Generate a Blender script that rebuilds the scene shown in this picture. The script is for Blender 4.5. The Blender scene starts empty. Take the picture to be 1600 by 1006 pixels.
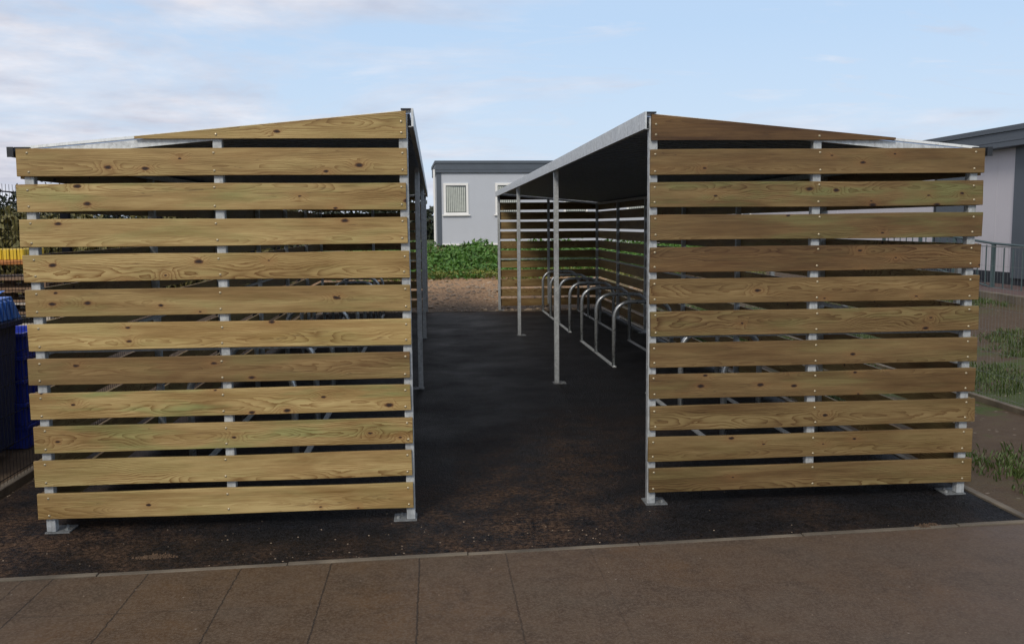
import bpy, math, random
from mathutils import Vector, Matrix
random.seed(7)
R = math.radians
C = bpy.context.scene.collection

# ------------------------------------------------------------------ helpers
class MB:
    """collects shapes; build() links them as one mesh object"""
    def __init__(s): s.v = []; s.f = []; s.m = []
    def quad(s, a, b, c, d, mi=0):
        n = len(s.v); s.v += [a, b, c, d]; s.f.append((n, n+1, n+2, n+3)); s.m.append(mi)
    def box(s, x0, x1, y0, y1, z0, z1, mi=0):
        n = len(s.v)
        s.v += [(x0,y0,z0),(x1,y0,z0),(x1,y1,z0),(x0,y1,z0),(x0,y0,z1),(x1,y0,z1),(x1,y1,z1),(x0,y1,z1)]
        for f in ((0,3,2,1),(4,5,6,7),(0,1,5,4),(1,2,6,5),(2,3,7,6),(3,0,4,7)):
            s.f.append(tuple(n+i for i in f)); s.m.append(mi)
    def hexa(s, pts, mi=0):
        """8 points, bottom 4 then top 4"""
        n = len(s.v); s.v += [tuple(p) for p in pts]
        for f in ((0,3,2,1),(4,5,6,7),(0,1,5,4),(1,2,6,5),(2,3,7,6),(3,0,4,7)):
            s.f.append(tuple(n+i for i in f)); s.m.append(mi)
    def tube(s, path, r, n=10, mi=0, caps=True):
        rings = []
        for i, p in enumerate(path):
            p = Vector(p)
            if i == 0: t = Vector(path[1]) - p
            elif i == len(path)-1: t = p - Vector(path[i-1])
            else: t = (Vector(path[i+1]) - p).normalized() + (p - Vector(path[i-1])).normalized()
            t.normalize()
            up = Vector((0,1,0)) if abs(t.y) < .9 else Vector((1,0,0))
            a = t.cross(up).normalized(); b = t.cross(a).normalized()
            base = len(s.v)
            for k in range(n):
                an = 2*math.pi*k/n
                q = p + a*math.cos(an)*r + b*math.sin(an)*r
                s.v.append(tuple(q))
            rings.append(base)
        for i in range(len(rings)-1):
            for k in range(n):
                a, b = rings[i]+k, rings[i]+(k+1) % n
                c, d = rings[i+1]+(k+1) % n, rings[i+1]+k
                s.f.append((a,b,c,d)); s.m.append(mi)
        if caps:
            s.f.append(tuple(rings[0]+k for k in range(n))[::-1]); s.m.append(mi)
            s.f.append(tuple(rings[-1]+k for k in range(n))); s.m.append(mi)
    def dome(s, c, d, r, h, n=8, mi=0):
        """small screw head: dome at c, facing direction d"""
        d = Vector(d).normalized(); c = Vector(c)
        up = Vector((0,0,1)) if abs(d.z) < .9 else Vector((1,0,0))
        a = d.cross(up).normalized(); b = d.cross(a)
        base = len(s.v)
        for rr, hh in ((r,0),(r*.75,h*.7)):
            for k in range(n):
                an = 2*math.pi*k/n
                s.v.append(tuple(c + a*math.cos(an)*rr + b*math.sin(an)*rr + d*hh))
        s.v.append(tuple(c + d*h)); top = len(s.v)-1
        for k in range(n):
            s.f.append((base+k, base+(k+1)%n, base+n+(k+1)%n, base+n+k)); s.m.append(mi)
            s.f.append((base+n+k, base+n+(k+1)%n, top)); s.m.append(mi)
    def build(s, name, mats, parent=None, bevel=0, smooth=False, loc=None):
        me = bpy.data.meshes.new(name); me.from_pydata(s.v, [], s.f)
        if not isinstance(mats, (list, tuple)): mats = [mats]
        for m in mats: me.materials.append(m)
        me.polygons.foreach_set('material_index', s.m)
        if smooth: me.polygons.foreach_set('use_smooth', [True]*len(s.f))
        me.update()
        o = bpy.data.objects.new(name, me); C.objects.link(o)
        if parent: o.parent = parent
        if loc is not None: o.location = loc
        if bevel:
            b = o.modifiers.new('bevel', 'BEVEL'); b.width = bevel; b.segments = 2; b.limit_method = 'ANGLE'
        return o

def tag(o, label=None, cat=None, group=None, kind=None):
    if label: o['label'] = label
    if cat: o['category'] = cat
    if group: o['group'] = group
    if kind: o['kind'] = kind
    return o
def empty(name, loc, rz=0):
    o = bpy.data.objects.new(name, None); C.objects.link(o); o.location = loc; o.rotation_euler = (0,0,rz)
    o.empty_display_size = .2
    return o

# ------------------------------------------------------------------ materials
class NT:
    def __init__(s, name):
        s.m = bpy.data.materials.new(name); s.m.use_nodes = True
        s.t = s.m.node_tree; s.t.nodes.clear()
        s.out = s.n('ShaderNodeOutputMaterial'); s.b = s.n('ShaderNodeBsdfPrincipled')
        s.l(s.b.outputs[0], s.out.inputs['Surface'])
    def n(s, t, **k):
        x = s.t.nodes.new(t)
        for a, b in k.items(): setattr(x, a, b)
        return x
    def l(s, a, b): s.t.links.new(a, b)
    def set(s, sock, v):
        if hasattr(v, 'is_linked') or isinstance(v, bpy.types.NodeSocket): s.l(v, sock)
        else: sock.default_value = v
    def math(s, op, a, b=0, c=0, clamp=False):
        x = s.n('ShaderNodeMath', operation=op, use_clamp=clamp)
        s.set(x.inputs[0], a); s.set(x.inputs[1], b); s.set(x.inputs[2], c)
        return x.outputs[0]
    def vmath(s, op, a, b=(0,0,0)):
        x = s.n('ShaderNodeVectorMath', operation=op); s.set(x.inputs[0], a); s.set(x.inputs[1], b)
        return x.outputs[0]
    def noise(s, vec, scale, detail=4, rough=.55, dist=0):
        x = s.n('ShaderNodeTexNoise'); s.l(vec, x.inputs['Vector'])
        x.inputs['Scale'].default_value = scale; x.inputs['Detail'].default_value = detail
        x.inputs['Roughness'].default_value = rough; x.inputs['Distortion'].default_value = dist
        return x.outputs[0]
    def ramp(s, f, stops, interp='LINEAR'):
        x = s.n('ShaderNodeValToRGB'); s.l(f, x.inputs[0]); cr = x.color_ramp; cr.interpolation = interp
        while len(cr.elements) < len(stops): cr.elements.new(.5)
        for e, (p, c) in zip(cr.elements, stops):
            e.position = p; e.color = (c if isinstance(c, tuple) else (c,c,c)) + (1,)
        return x.outputs[0]
    def mix(s, f, a, b, mode='MIX'):
        x = s.n('ShaderNodeMix', data_type='RGBA', blend_type=mode)
        s.set(x.inputs[0], f)
        for i, v in ((6,a),(7,b)):
            if isinstance(v, tuple) and len(v) == 3: v = v + (1,)
            s.set(x.inputs[i], v)
        return x.outputs[2]
    def map(s, v, a, b, c=0, d=1):
        x = s.n('ShaderNodeMapRange'); s.set(x.inputs[0], v)
        for i, k in zip((1,2,3,4), (a,b,c,d)): x.inputs[i].default_value = k
        return x.outputs[0]
    def bump(s, h, strength=.3, dist=.01):
        x = s.n('ShaderNodeBump'); x.inputs['Strength'].default_value = strength; x.inputs['Distance'].default_value = dist
        s.l(h, x.inputs['Height']); s.l(x.outputs[0], s.b.inputs['Normal'])
    def obj(s): return s.n('ShaderNodeTexCoord').outputs['Object']
    def world(s): return s.n('ShaderNodeNewGeometry').outputs['Position']
    def sep(s, v):
        x = s.n('ShaderNodeSeparateXYZ'); s.l(v, x.inputs[0]); return x.outputs
    def comb(s, x, y, z):
        c = s.n('ShaderNodeCombineXYZ'); s.set(c.inputs[0], x); s.set(c.inputs[1], y); s.set(c.inputs[2], z); return c.outputs[0]
    def fin(s, col, rough=.6, metal=0, spec=.5):
        s.set(s.b.inputs['Base Color'], col if not (isinstance(col, tuple) and len(col) == 3) else col+(1,))
        s.set(s.b.inputs['Roughness'], rough); s.set(s.b.inputs['Metallic'], metal)
        s.b.inputs['Specular IOR Level'].default_value = spec
        return s.m

def mat_wood():
    """treated softwood board: long axis = local X, face height = local Z; obj.color r = brownness, g = green tint, b = value"""
    t = NT('treated_softwood')
    P = t.obj(); oi = t.n('ShaderNodeObjectInfo'); rnd = oi.outputs['Random']
    cs = t.n('ShaderNodeSeparateColor'); t.l(oi.outputs['Color'], cs.inputs[0])
    brown, green, val = cs.outputs[0], cs.outputs[1], cs.outputs[2]
    off = t.comb(t.math('MULTIPLY', rnd, 57.), t.math('MULTIPLY', rnd, 23.), t.math('MULTIPLY', rnd, 91.))
    Q = t.vmath('ADD', P, off); x, y, z = t.sep(P)
    r2 = t.math('FRACT', t.math('MULTIPLY', rnd, 13.7)); r3 = t.math('FRACT', t.math('MULTIPLY', rnd, 47.3))
    # knots: cells stretched along the board
    qs = t.sep(Q); kv = t.comb(t.math('MULTIPLY', qs[0], 5.2), t.math('MULTIPLY', qs[2], 10.5), 0.)
    vo = t.n('ShaderNodeTexVoronoi', feature='F1', voronoi_dimensions='2D'); vo.inputs['Scale'].default_value = 1.; t.l(kv, vo.inputs['Vector'])
    vo.inputs['Randomness'].default_value = 1.
    kd = t.math('ADD', vo.outputs['Distance'], t.math('MULTIPLY', t.math('SUBTRACT', t.noise(Q, 45., 3, .6), .5), .10))
    kc = t.n('ShaderNodeSeparateColor'); t.l(vo.outputs['Color'], kc.inputs[0])
    has = t.math('GREATER_THAN', kc.outputs[0], t.map(r3, 0, 1, .62, .95))
    ksize = t.map(t.math('POWER', kc.outputs[1], 2.), 0, 1, .05, .16)
    kn = t.math('MULTIPLY', t.math('SUBTRACT', 1., t.math('DIVIDE', kd, ksize), clamp=True), has)      # 1 in the knot centre
    halo = t.math('MULTIPLY', t.math('POWER', t.math('SUBTRACT', 1., t.math('DIVIDE', kd, .50), clamp=True), 1.6), has)
    # growth rings around a pith line that wanders
    w1 = t.noise(t.vmath('MULTIPLY', Q, (1.5, 3., 5.)), 1., 2, .5)
    w2 = t.noise(t.vmath('MULTIPLY', Q, (5., 20., 30.)), 1., 3, .6)
    yy = t.math('ADD', t.math('ADD', y, t.math('ADD', .022, t.math('MULTIPLY', r2, .05))), t.math('MULTIPLY', t.math('SUBTRACT', w1, .5), .12))
    zz = t.math('ADD', z, t.math('MULTIPLY', t.math('SUBTRACT', r3, .5), .16))
    rad = t.math('SQRT', t.math('ADD', t.math('MULTIPLY', yy, yy), t.math('MULTIPLY', zz, zz)))
    rad = t.math('ADD', rad, t.math('MULTIPLY', t.math('SUBTRACT', w2, .5), .011))
    rad = t.math('ADD', rad, t.math('MULTIPLY', halo, .030))
    ring = t.math('FRACT', t.math('MULTIPLY', rad, 150.))
    late = t.math('MULTIPLY', t.math('POWER', ring, 2.6), t.map(w1, .35, .65, .55, 1.))
    fib = t.noise(t.vmath('MULTIPLY', Q, (4., 150., 120.)), 1., 4, .7)
    blot = t.noise(t.vmath('MULTIPLY', Q, (1.3, 2., 13.)), 1., 5, .65)
    base = t.mix(t.map(blot, .3, .7), (.285,.192,.064), (.510,.392,.178))
    base = t.mix(brown, base, t.mix(t.map(blot, .3, .7), (.085,.042,.017), (.235,.135,.052)))
    gpatch = t.math('MULTIPLY', green, t.map(t.noise(t.vmath('MULTIPLY', Q, (2.2, 1., 14.)), 1., 3, .5), .48, .66))
    base = t.mix(gpatch, base, (.25,.27,.10))
    wet = t.map(t.noise(t.vmath('MULTIPLY', Q, (1.0, 1., 9.)), 1., 4, .6, .8), .46, .62)
    base = t.mix(t.math('MULTIPLY', wet, .6), base, t.mix(1., base, (.62,.50,.40), 'MULTIPLY'))
    col = t.mix(t.math('MULTIPLY', late, t.map(r2, 0, 1, .55, 1.25), clamp=True), base, t.mix(1., base, (.42,.28,.15), 'MULTIPLY'))
    col = t.mix(t.map(fib, .40, .66, 0., .55), col, t.mix(1., col, (.60,.54,.46), 'MULTIPLY'))
    col = t.mix(t.math('MULTIPLY', halo, .5), col, (.25,.125,.045))
    col = t.mix(t.math('MINIMUM', t.math('MULTIPLY', kn, 3.5), 1.), col, t.mix(t.math('MULTIPLY', kn, 1.6, clamp=True), (.15,.065,.022), (.018,.009,.006)))
    # drying cracks
    ck = t.noise(t.vmath('MULTIPLY', Q, (1.7, .5, 70.)), 1., 1, .4)
    crack = t.math('MULTIPLY', t.map(t.math('ABSOLUTE', t.math('SUBTRACT', ck, .5)), 0., .012, 1., 0.), t.math('GREATER_THAN', t.noise(t.vmath('MULTIPLY', Q, (1.3, 1., 16.)), 1., 1), .6))
    col = t.mix(t.math('MULTIPLY', crack, .7), col, (.07,.035,.015))
    vv = t.math('MULTIPLY', val, 1.)
    col = t.mix(1., col, t.comb(vv, vv, vv), 'MULTIPLY')
    t.bump(t.math('SUBTRACT', t.math('MULTIPLY', fib, .6), t.math('ADD', t.math('MULTIPLY', late, .5), crack)), .35, .0012)
    return t.fin(col, t.map(blot, .3, .7, .5, .72), 0, .35)

def mat_galv(name='galvanised_steel', lo=.36, hi=.54, metal=.25, rough=.48, tint=(.93,.98,1.)):
    t = NT(name); P = t.obj()
    vo = t.n('ShaderNodeTexVoronoi'); vo.inputs['Scale'].default_value = 55.; t.l(P, vo.inputs['Vector'])
    n = t.noise(P, 9., 4, .6); n2 = t.noise(P, 60., 3, .6)
    f = t.math('ADD', t.math('MULTIPLY', n, .6), t.math('MULTIPLY', t.sep(vo.outputs['Color'])[0], .4))
    c = t.ramp(f, [(.25, tuple(lo*k for k in tint)), (.75, tuple(hi*k for k in tint))])
    c = t.mix(t.map(n2, .6, .72, 0, .35), c, (.22,.21,.19))
    c = t.mix(t.map(t.noise(t.vmath('MULTIPLY', P, (45., 45., 3.)), 1., 4, .65), .5, .72, 0, .45), c, tuple(k*lo*.55 for k in tint))
    t.bump(n2, .1, .001)
    return t.fin(c, t.map(n, .3, .7, rough-.08, rough+.12), metal)

def mat_plain(name, col, rough=.6, var=.18, scale=6., metal=0, spec=.5, bumpk=.1):
    t = NT(name); P = t.obj()
    n = t.noise(P, scale, 5, .6)
    c = t.mix(t.map(n, .3, .7), tuple(k*(1-var) for k in col), tuple(min(1, k*(1+var)) for k in col))
    if bumpk: t.bump(t.noise(P, scale*12, 3, .6), bumpk, .002)
    return t.fin(c, t.map(n, .3, .7, max(.05, rough-.08), min(1, rough+.08)), metal, spec)

def mat_asphalt():
    t = NT('wet_asphalt'); W = t.world(); x, y, z = t.sep(W)
    ag = t.n('ShaderNodeTexVoronoi'); ag.inputs['Scale'].default_value = 95.; t.l(W, ag.inputs['Vector'])
    agc = t.sep(ag.outputs['Color'])[0]
    n1 = t.noise(W, 1.1, 5, .6); n2 = t.noise(W, 5., 6, .65); n3 = t.noise(W, 38., 5, .7)
    base = t.mix(agc, (.0015,.0015,.0019), (.017,.017,.019))
    st = t.noise(t.vmath('MULTIPLY', W, (11., 17., 1.)), 1., 6, .75)
    base = t.mix(t.map(st, .52, .70, 0, .8), base, (.020,.020,.024))
    base = t.mix(t.map(n2, .48, .72, 0, .6), base, (.017,.0125,.0105))
    # silt washed off the path: a tongue into the aisle and the near left corner
    d1 = t.math('ABSOLUTE', t.math('SUBTRACT', x, t.math('ADD', .28, t.math('MULTIPLY', t.math('SUBTRACT', y, 4.7), .30))))
    m1 = t.math('MULTIPLY', t.map(d1, .05, 1.05, 1.1, 0.), t.map(y, 5.2, 8.8, 1., 0.))
    m2 = t.math('MULTIPLY', t.map(x, -2.0, -1.0, 1., 0.), t.map(y, 5.2, 5.9, 1., .5))
    m3 = t.math('MULTIPLY', t.map(y, 4.7, 5.05, .55, 0.), t.map(x, .9, 1.5, 1., .35))
    m4 = t.math('MULTIPLY', t.map(t.math('ABSOLUTE', t.math('SUBTRACT', x, 2.15)), 0, .45, .55, 0.), t.map(y, 5.1, 5.6, 1., 0.))
    m5 = t.map(y, 16.9, 18.0, 0., .8)
    m = t.math('MAXIMUM', t.math('MAXIMUM', t.math('MAXIMUM', m1, m2), t.math('MAXIMUM', m3, m4)), m5)
    sil = t.math('MULTIPLY', t.math('MULTIPLY', m, t.map(t.noise(W, 2.3, 3, .6), .36, .56, .25, 1.)), t.map(t.math('ADD', t.math('MULTIPLY', n2, .6), t.math('MULTIPLY', n3, .4)), .40, .58))
    dirt = t.mix(t.map(n3, .38, .62), (.018,.010,.006), (.125,.078,.050))
    col = t.mix(t.math('MULTIPLY', sil, 1.), base, dirt)
    # pale grit, with extra specks painting in the sparkle of the wet surface
    g = t.n('ShaderNodeTexVoronoi'); g.inputs['Scale'].default_value = 42.; t.l(W, g.inputs['Vector'])
    gs = t.math('MULTIPLY', t.map(g.outputs['Distance'], .05, .16, 1., 0.), t.math('GREATER_THAN', t.sep(g.outputs['Color'])[1], .80))
    col = t.mix(t.math('MULTIPLY', gs, .55), col, (.13,.115,.10))
    t.bump(t.math('ADD', t.math('MULTIPLY', ag.outputs['Distance'], 1.1), t.math('MULTIPLY', n3, .7)), .9, .006)
    rough = t.math('ADD', t.map(n1, .3, .7, .42, .68), t.math('MULTIPLY', sil, .25))
    return t.fin(col, rough, 0, .08)

def mat_paving():
    t = NT('paving_slabs'); W = t.world(); x, y, z = t.sep(W)
    n1 = t.noise(W, 1.4, 5, .6); n2 = t.noise(W, 9., 5, .65); n3 = t.noise(W, 75., 4, .75); n4 = t.noise(W, 28., 4, .7)
    u = t.math('DIVIDE', t.math('ADD', x, .10), .445)
    wob = t.math('MULTIPLY', t.math('SUBTRACT', t.noise(W, 26., 4, .7), .5), .045)
    fu = t.math('FRACT', t.math('ADD', t.math('ADD', u, wob), .5)); du = t.math('ABSOLUTE', t.math('SUBTRACT', fu, .5))
    joint = t.math('MULTIPLY', t.map(du, .003, .012, 1., 0.), t.map(x, .0, 1.0, .9, .07))
    # one narrow cut slab at the left end
    dc = t.math('ABSOLUTE', t.math('SUBTRACT', t.math('ADD', x, wob), -2.02)); joint = t.math('MAXIMUM', joint, t.map(dc, .002, .005, .7, 0.))
    fv = t.math('ABSOLUTE', t.math('SUBTRACT', t.math('ADD', y, wob), 4.08)); joint = t.math('MAXIMUM', joint, t.math('MULTIPLY', t.map(fv, .002, .006, .35, 0.), t.map(x, -1.1, -.3, 1., .1)))
    base = t.mix(t.map(n1, .32, .68), (.112,.064,.030), (.086,.068,.052))
    base = t.mix(t.map(n2, .42, .66, 0, .7), base, (.058,.032,.016))
    base = t.mix(t.map(t.noise(W, 3.1, 5, .7, .6), .50, .64, 0, .55), base, (.040,.026,.016))
    base = t.mix(t.map(n4, .50, .68, 0, .45), base, (.125,.095,.072))
    base = t.mix(t.map(n3, .45, .62, 0, .75), base, (.150,.115,.090))
    base = t.mix(1., base, (.78,.72,.62), 'MULTIPLY'); base = t.mix(t.map(x, .2, 3., 0., .35), base, (.095,.075,.066))
    col = t.mix(t.math('MULTIPLY', joint, .85), base, (.012,.009,.007))
    g = t.n('ShaderNodeTexVoronoi'); g.inputs['Scale'].default_value = 17.; t.l(W, g.inputs['Vector'])
    gs = t.math('MULTIPLY', t.map(g.outputs['Distance'], .03, .11, 1., 0.), t.math('GREATER_THAN', t.sep(g.outputs['Color'])[1], .93))
    col = t.mix(t.math('MULTIPLY', gs, .7), col, (.28,.24,.20))
    t.bump(t.math('SUBTRACT', t.math('ADD', t.math('MULTIPLY', n3, .5), t.math('MULTIPLY', n2, .5)), t.math('MULTIPLY', joint, 2.)), .5, .003)
    return t.fin(col, t.map(n1, .3, .7, .55, .8), 0, .35)

def mat_terrain():
    t = NT('bare_earth'); W = t.world(); x, y, z = t.sep(W)
    n1 = t.noise(W, .55, 5, .6); n2 = t.noise(W, 4., 6, .7); n3 = t.noise(W, 26., 5, .7)
    mud = t.mix(n2, (.050,.032,.020), (.12,.085,.055))
    bank = t.mix(t.map(n3, .34, .66), (.13,.068,.030), (.50,.32,.18))
    col = t.mix(t.math('MULTIPLY', t.map(y, 18.6, 19.6), t.map(x, 4.5, 6.5, 1, 0)), mud, bank)
    mud = t.mix(t.map(n3, .40, .64, 0, .7), mud, (.17,.115,.072))
    mud = t.mix(t.map(t.noise(W, 60., 4, .7), .5, .68, 0, .6), mud, (.030,.018,.010))
    g = t.mix(n3, (.030,.045,.012), (.085,.11,.030))
    far = t.math('MAXIMUM', t.map(y, 24., 34.), t.math('MAXIMUM', t.map(x, -9., -14.), t.map(x, 16., 24.)))
    gm = t.math('MULTIPLY', t.map(t.math('ADD', t.math('MULTIPLY', n1, .6), t.math('MULTIPLY', n2, .4)), .48, .56), t.map(x, 3.4, 4.4))
    gm = t.math('MULTIPLY', gm, t.map(x, 7.6, 8.8, 1, .3))
    col = t.mix(t.math('MAXIMUM', gm, far), col, g)
    v = t.n('ShaderNodeTexVoronoi'); v.inputs['Scale'].default_value = 16.; t.l(W, v.inputs['Vector'])
    st = t.math('MULTIPLY', t.map(v.outputs['Distance'], .1, .28, 1., 0.), t.math('GREATER_THAN', t.sep(v.outputs['Color'])[1], .80))
    st = t.math('MULTIPLY', st, t.map(far, 0, .5, 1, 0))
    col = t.mix(t.math('MULTIPLY', st, .6), col, (.30,.25,.20))
    t.bump(t.math('ADD', t.math('MULTIPLY', n3, .6), n2), 1., .03)
    return t.fin(col, .85, 0, .25)

def mat_leaf(name, a, b, c=None):
    t = NT(name); oi = t.noise(t.world(), 3.3, 3, .6); n = t.noise(t.world(), 22., 2, .6)
    col = t.mix(t.map(oi, .3, .7), a, b)
    if c: col = t.mix(t.map(n, .55, .7), col, c)
    m = t.fin(col, .55, 0, .4)
    t.b.inputs['Subsurface Weight'].default_value = 0
    return m

def mat_corr():
    return mat_galv('roof_sheet_steel', .30, .44, .3, .40, (.75,.95,1.3))

M = dict(
    wood=mat_wood(), galv=mat_galv(), galv_shaded=mat_galv('shade_toned_galvanised_steel', .16, .26, .3, .55), white_steel=mat_galv('bright_edge_steel', .75, .85, 0., .5), galv_bright=mat_galv('galvanised_flashing', .50, .72, .30, .5),  # base plates and front mid rail: galvanised copy darkened to paint in their shade
    roof=mat_corr(), dark_steel=mat_plain('dark_gutter_plastic', (.018,.020,.024), .45),
    asphalt=mat_asphalt(), paving=mat_paving(), earth=mat_terrain(),
    edging=mat_plain('concrete_edging', (.115,.095,.070), .85, .55, 3., bumpk=.8),
    screw=mat_plain('zinc_screw', (.42,.36,.24), .35, .1, 20., .6),
    endgrain=mat_plain('board_end_grain', (.11,.065,.032), .8, .35, 30.),
    tubes=mat_galv('rack_tube_steel', .46, .66, .65, .30),
    fence=mat_plain('fence_powder_coat', (.006,.007,.010), .8, .1, spec=.1), fence_lt=mat_galv('fence_wire_zinc', .20, .30, .5, .5),
    cab=mat_plain('cabin_render_grey', (.46,.49,.54), .7, .03, 2., bumpk=.05), fascia=mat_plain('slate_grey_cladding', (.075,.092,.115), .55, .08, 3.),
    cab2=mat_plain('cabin_panel_lilac', (.50,.49,.53), .65, .03, 2., bumpk=.05),
    white=mat_plain('white_upvc', (.78,.78,.76), .4, .03), glass=mat_plain('dark_window_glass', (.03,.04,.04), .08, .1, spec=.8, bumpk=0),
    blind=mat_plain('vertical_blind_fabric', (.45,.48,.44), .8, .15, 8.),
    bin=mat_plain('navy_bin_plastic', (.008,.024,.105), .5, .15), lid=mat_plain('blue_bin_lid_plastic', (.045,.16,.52), .45, .12),
    crate=mat_plain('royal_blue_crate_plastic', (.010,.030,.32), .45, .15),
    yellow=mat_plain('yellow_barrier_plastic', (.62,.42,.02), .5, .12), orange=mat_plain('orange_foot_plastic', (.35,.13,.03), .6, .15),
    soil=mat_plain('dry_brown_soil', (.085,.052,.030), .95, .4, 30.), pallet=mat_plain('pallet_wood', (.16,.10,.06), .85, .45, 5.), pallet_lt=mat_plain('pale_plank_ends', (.42,.38,.33), .85, .35, 25.),
    green=mat_plain('green_grey_railing_paint', (.055,.090,.098), .5, .12),
    brick=mat_plain('red_brown_path', (.095,.060,.055), .9, .3, 8., bumpk=.6), skirt=mat_plain('dark_skirt_board', (.015,.020,.028), .6, .2),
    stone=mat_plain('pale_grit_stone', (.27,.205,.145), .9, .5, 3.),
    weed=mat_leaf('weed_leaf_green', (.035,.10,.014), (.085,.20,.030), (.19,.29,.06)),
    weed2=mat_leaf('weed_leaf_yellow', (.10,.13,.020), (.20,.20,.035)),
    hedge=mat_leaf('hedge_leaf_olive', (.060,.062,.018), (.15,.13,.038), (.23,.19,.075)),
    tree=mat_leaf('tree_leaf_dark', (.010,.016,.007), (.024,.034,.014)),
    bark=mat_plain('bark_brown', (.05,.035,.025), .9, .3), grass=mat_leaf('grass_blade', (.03,.055,.012), (.07,.105,.025), (.11,.12,.045)),
)

# ------------------------------------------------------------------ ground
def S(t): t = max(0., min(1., t)); return t*t*(3-2*t)
def hn(x, y): return math.sin(x*1.7+y*.6)*math.sin(y*1.3-x*.4+1)*.5 + math.sin(x*4.1+1.3)*math.sin(y*3.7+.4)*.25
def ground(x, y):
    right = .33*S((x-6.4)/3.0) + (.03*(y-14) if y > 14 else 0)*S((x-8)/1.5)*(1 if y < 20 else 0) + (.18*S((x-8)/1.5) if y >= 20 else 0)
    back = .0
    if y > 18.15: back = min(y-18.15, 3.85)/3.85*.44
    if y > 22: back += min(y-22, 7)/7*.56
    back *= .35+.65*S((x+7)/5)
    inside = (-2.75 < x < 3.5 and 3.0 < y < 18.15)
    nz = 0 if inside else hn(x, y)*.03*(1 if y > 18.6 or x > 4 else .3)
    return max(right, back) + (-.03 if inside else nz - .012)
def axis(lo, hi, step, far):
    a = []; v = lo
    while v < hi: a.append(v); v += step
    a.append(hi); k = step
    b = []; v = hi
    while v < far: k *= 1.35; v += k; b.append(v)
    c = []; v = lo; k = step
    while v > -far: k *= 1.35; v -= k; c.append(v)
    return c[::-1] + a + b
xs = axis(-8, 16, .25, 600); ys = axis(0, 34, .25, 600)
mb = MB(); nx = len(xs)
mb.v = [(x, y, ground(x, y)) for y in ys for x in xs]
for j in range(len(ys)-1):
    for i in range(nx-1):
        a = j*nx+i; mb.f.append((a, a+1, a+nx+1, a+nx)); mb.m.append(0)
tag(mb.build('ground', M['earth'], smooth=True), kind='structure')

KX0, KY0, KX1, KY1 = -2.8, 4.527, 3.36, 4.843           # line of the front edging
def ky(x): return KY0 + (x-KX0)*(KY1-KY0)/(KX1-KX0)
mb = MB(); mb.hexa([(-2.78,ky(-2.78),-.06),(3.33,ky(3.33),-.06),(3.33,18.05,-.06),(-2.5,18.05,-.06),(-2.78,ky(-2.78),0),(3.33,ky(3.33),0),(3.33,18.05,0),(-2.5,18.05,0)])
tag(mb.build('asphalt_pad', M['asphalt']), kind='structure')
mb = MB(); mb.hexa([(-9,-2,-.06),(12,-2,-.06),(12,ky(12)-.043,-.06),(-9,ky(-9)-.043,-.06),(-9,-2,.004),(12,-2,.004),(12,ky(12)-.043,.004),(-9,ky(-9)-.043,.004)])
tag(mb.build('paving', M['paving']), kind='structure')
# edging strips with slightly uneven lengths
mb = MB(); x = -9.
while x < 12:
    L = .915; h = .010+random.uniform(-.004,.006); g = .004
    mb.hexa([(x,ky(x)-.040,-.05),(x+L-g,ky(x+L)-.040,-.05),(x+L-g,ky(x+L)-.003,-.05),(x,ky(x)-.003,-.05),(x,ky(x)-.040,h),(x+L-g,ky(x+L)-.040,h),(x+L-g,ky(x+L)-.003,h),(x,ky(x)-.003,h)])
    x += L
tag(mb.build('front_edging_kerb', M['edging'], bevel=.004), kind='structure')
mb = MB(); y = ky(3.36)+.002
while y < 18.0:
    L = .915; h = .012+random.uniform(-.004,.006)
    mb.box(3.335,3.385,y,y+L-.004,-.05,h); y += L
tag(mb.build('side_edging_kerb', M['edging'], bevel=.004), kind='structure')
mb = MB(); mb.box(-2.5,3.385,18.055,18.105,-.05,.012)
tag(mb.build('rear_edging_kerb', M['edging'], bevel=.004), kind='structure')

# ------------------------------------------------------------------ cycle shelters
def strip(m, L, T, h, n=14):
    """a board with slightly bowed, uneven long edges"""
    ph = [random.uniform(0,6.28) for _ in range(4)]; fr = random.uniform(1.2,2.6); A = random.uniform(.0008,.0024)
    base = len(m.v); bow = random.uniform(-.0015,.0015)
    for i in range(n+1):
        u = i/n; x = -L/2+L*u
        b = bow*math.sin(math.pi*u) + A*math.sin(fr*3*u+ph[0]); t = bow*math.sin(math.pi*u) + A*math.sin(fr*4*u+ph[1])
        e0 = e1 = 0
        if i == 0: e0, e1 = random.uniform(-.002,.002), random.uniform(-.002,.002)
        if i == n: e0, e1 = random.uniform(-.002,.002), random.uniform(-.002,.002)
        m.v += [(x+e0,0,-h/2+b),(x+e1,0,h/2+t),(x+e1,T,h/2+t),(x+e0,T,-h/2+b)]
    for i in range(n):
        a = base+4*i; c = a+4
        for k in range(4):
            k2 = (k+1)%4; m.f.append((a+k, a+k2, c+k2, c+k)[::-1]); m.m.append(0)
    m.f.append((base,base+1,base+2,base+3)); m.m.append(0); e = base+4*n; m.f.append((e+3,e+2,e+1,e)); m.m.append(0)
SB = 4.34; HI = 2.33; LO = 2.133; PT = .05
def roofz(a, w): return HI + (LO-HI)*a/w
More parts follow.
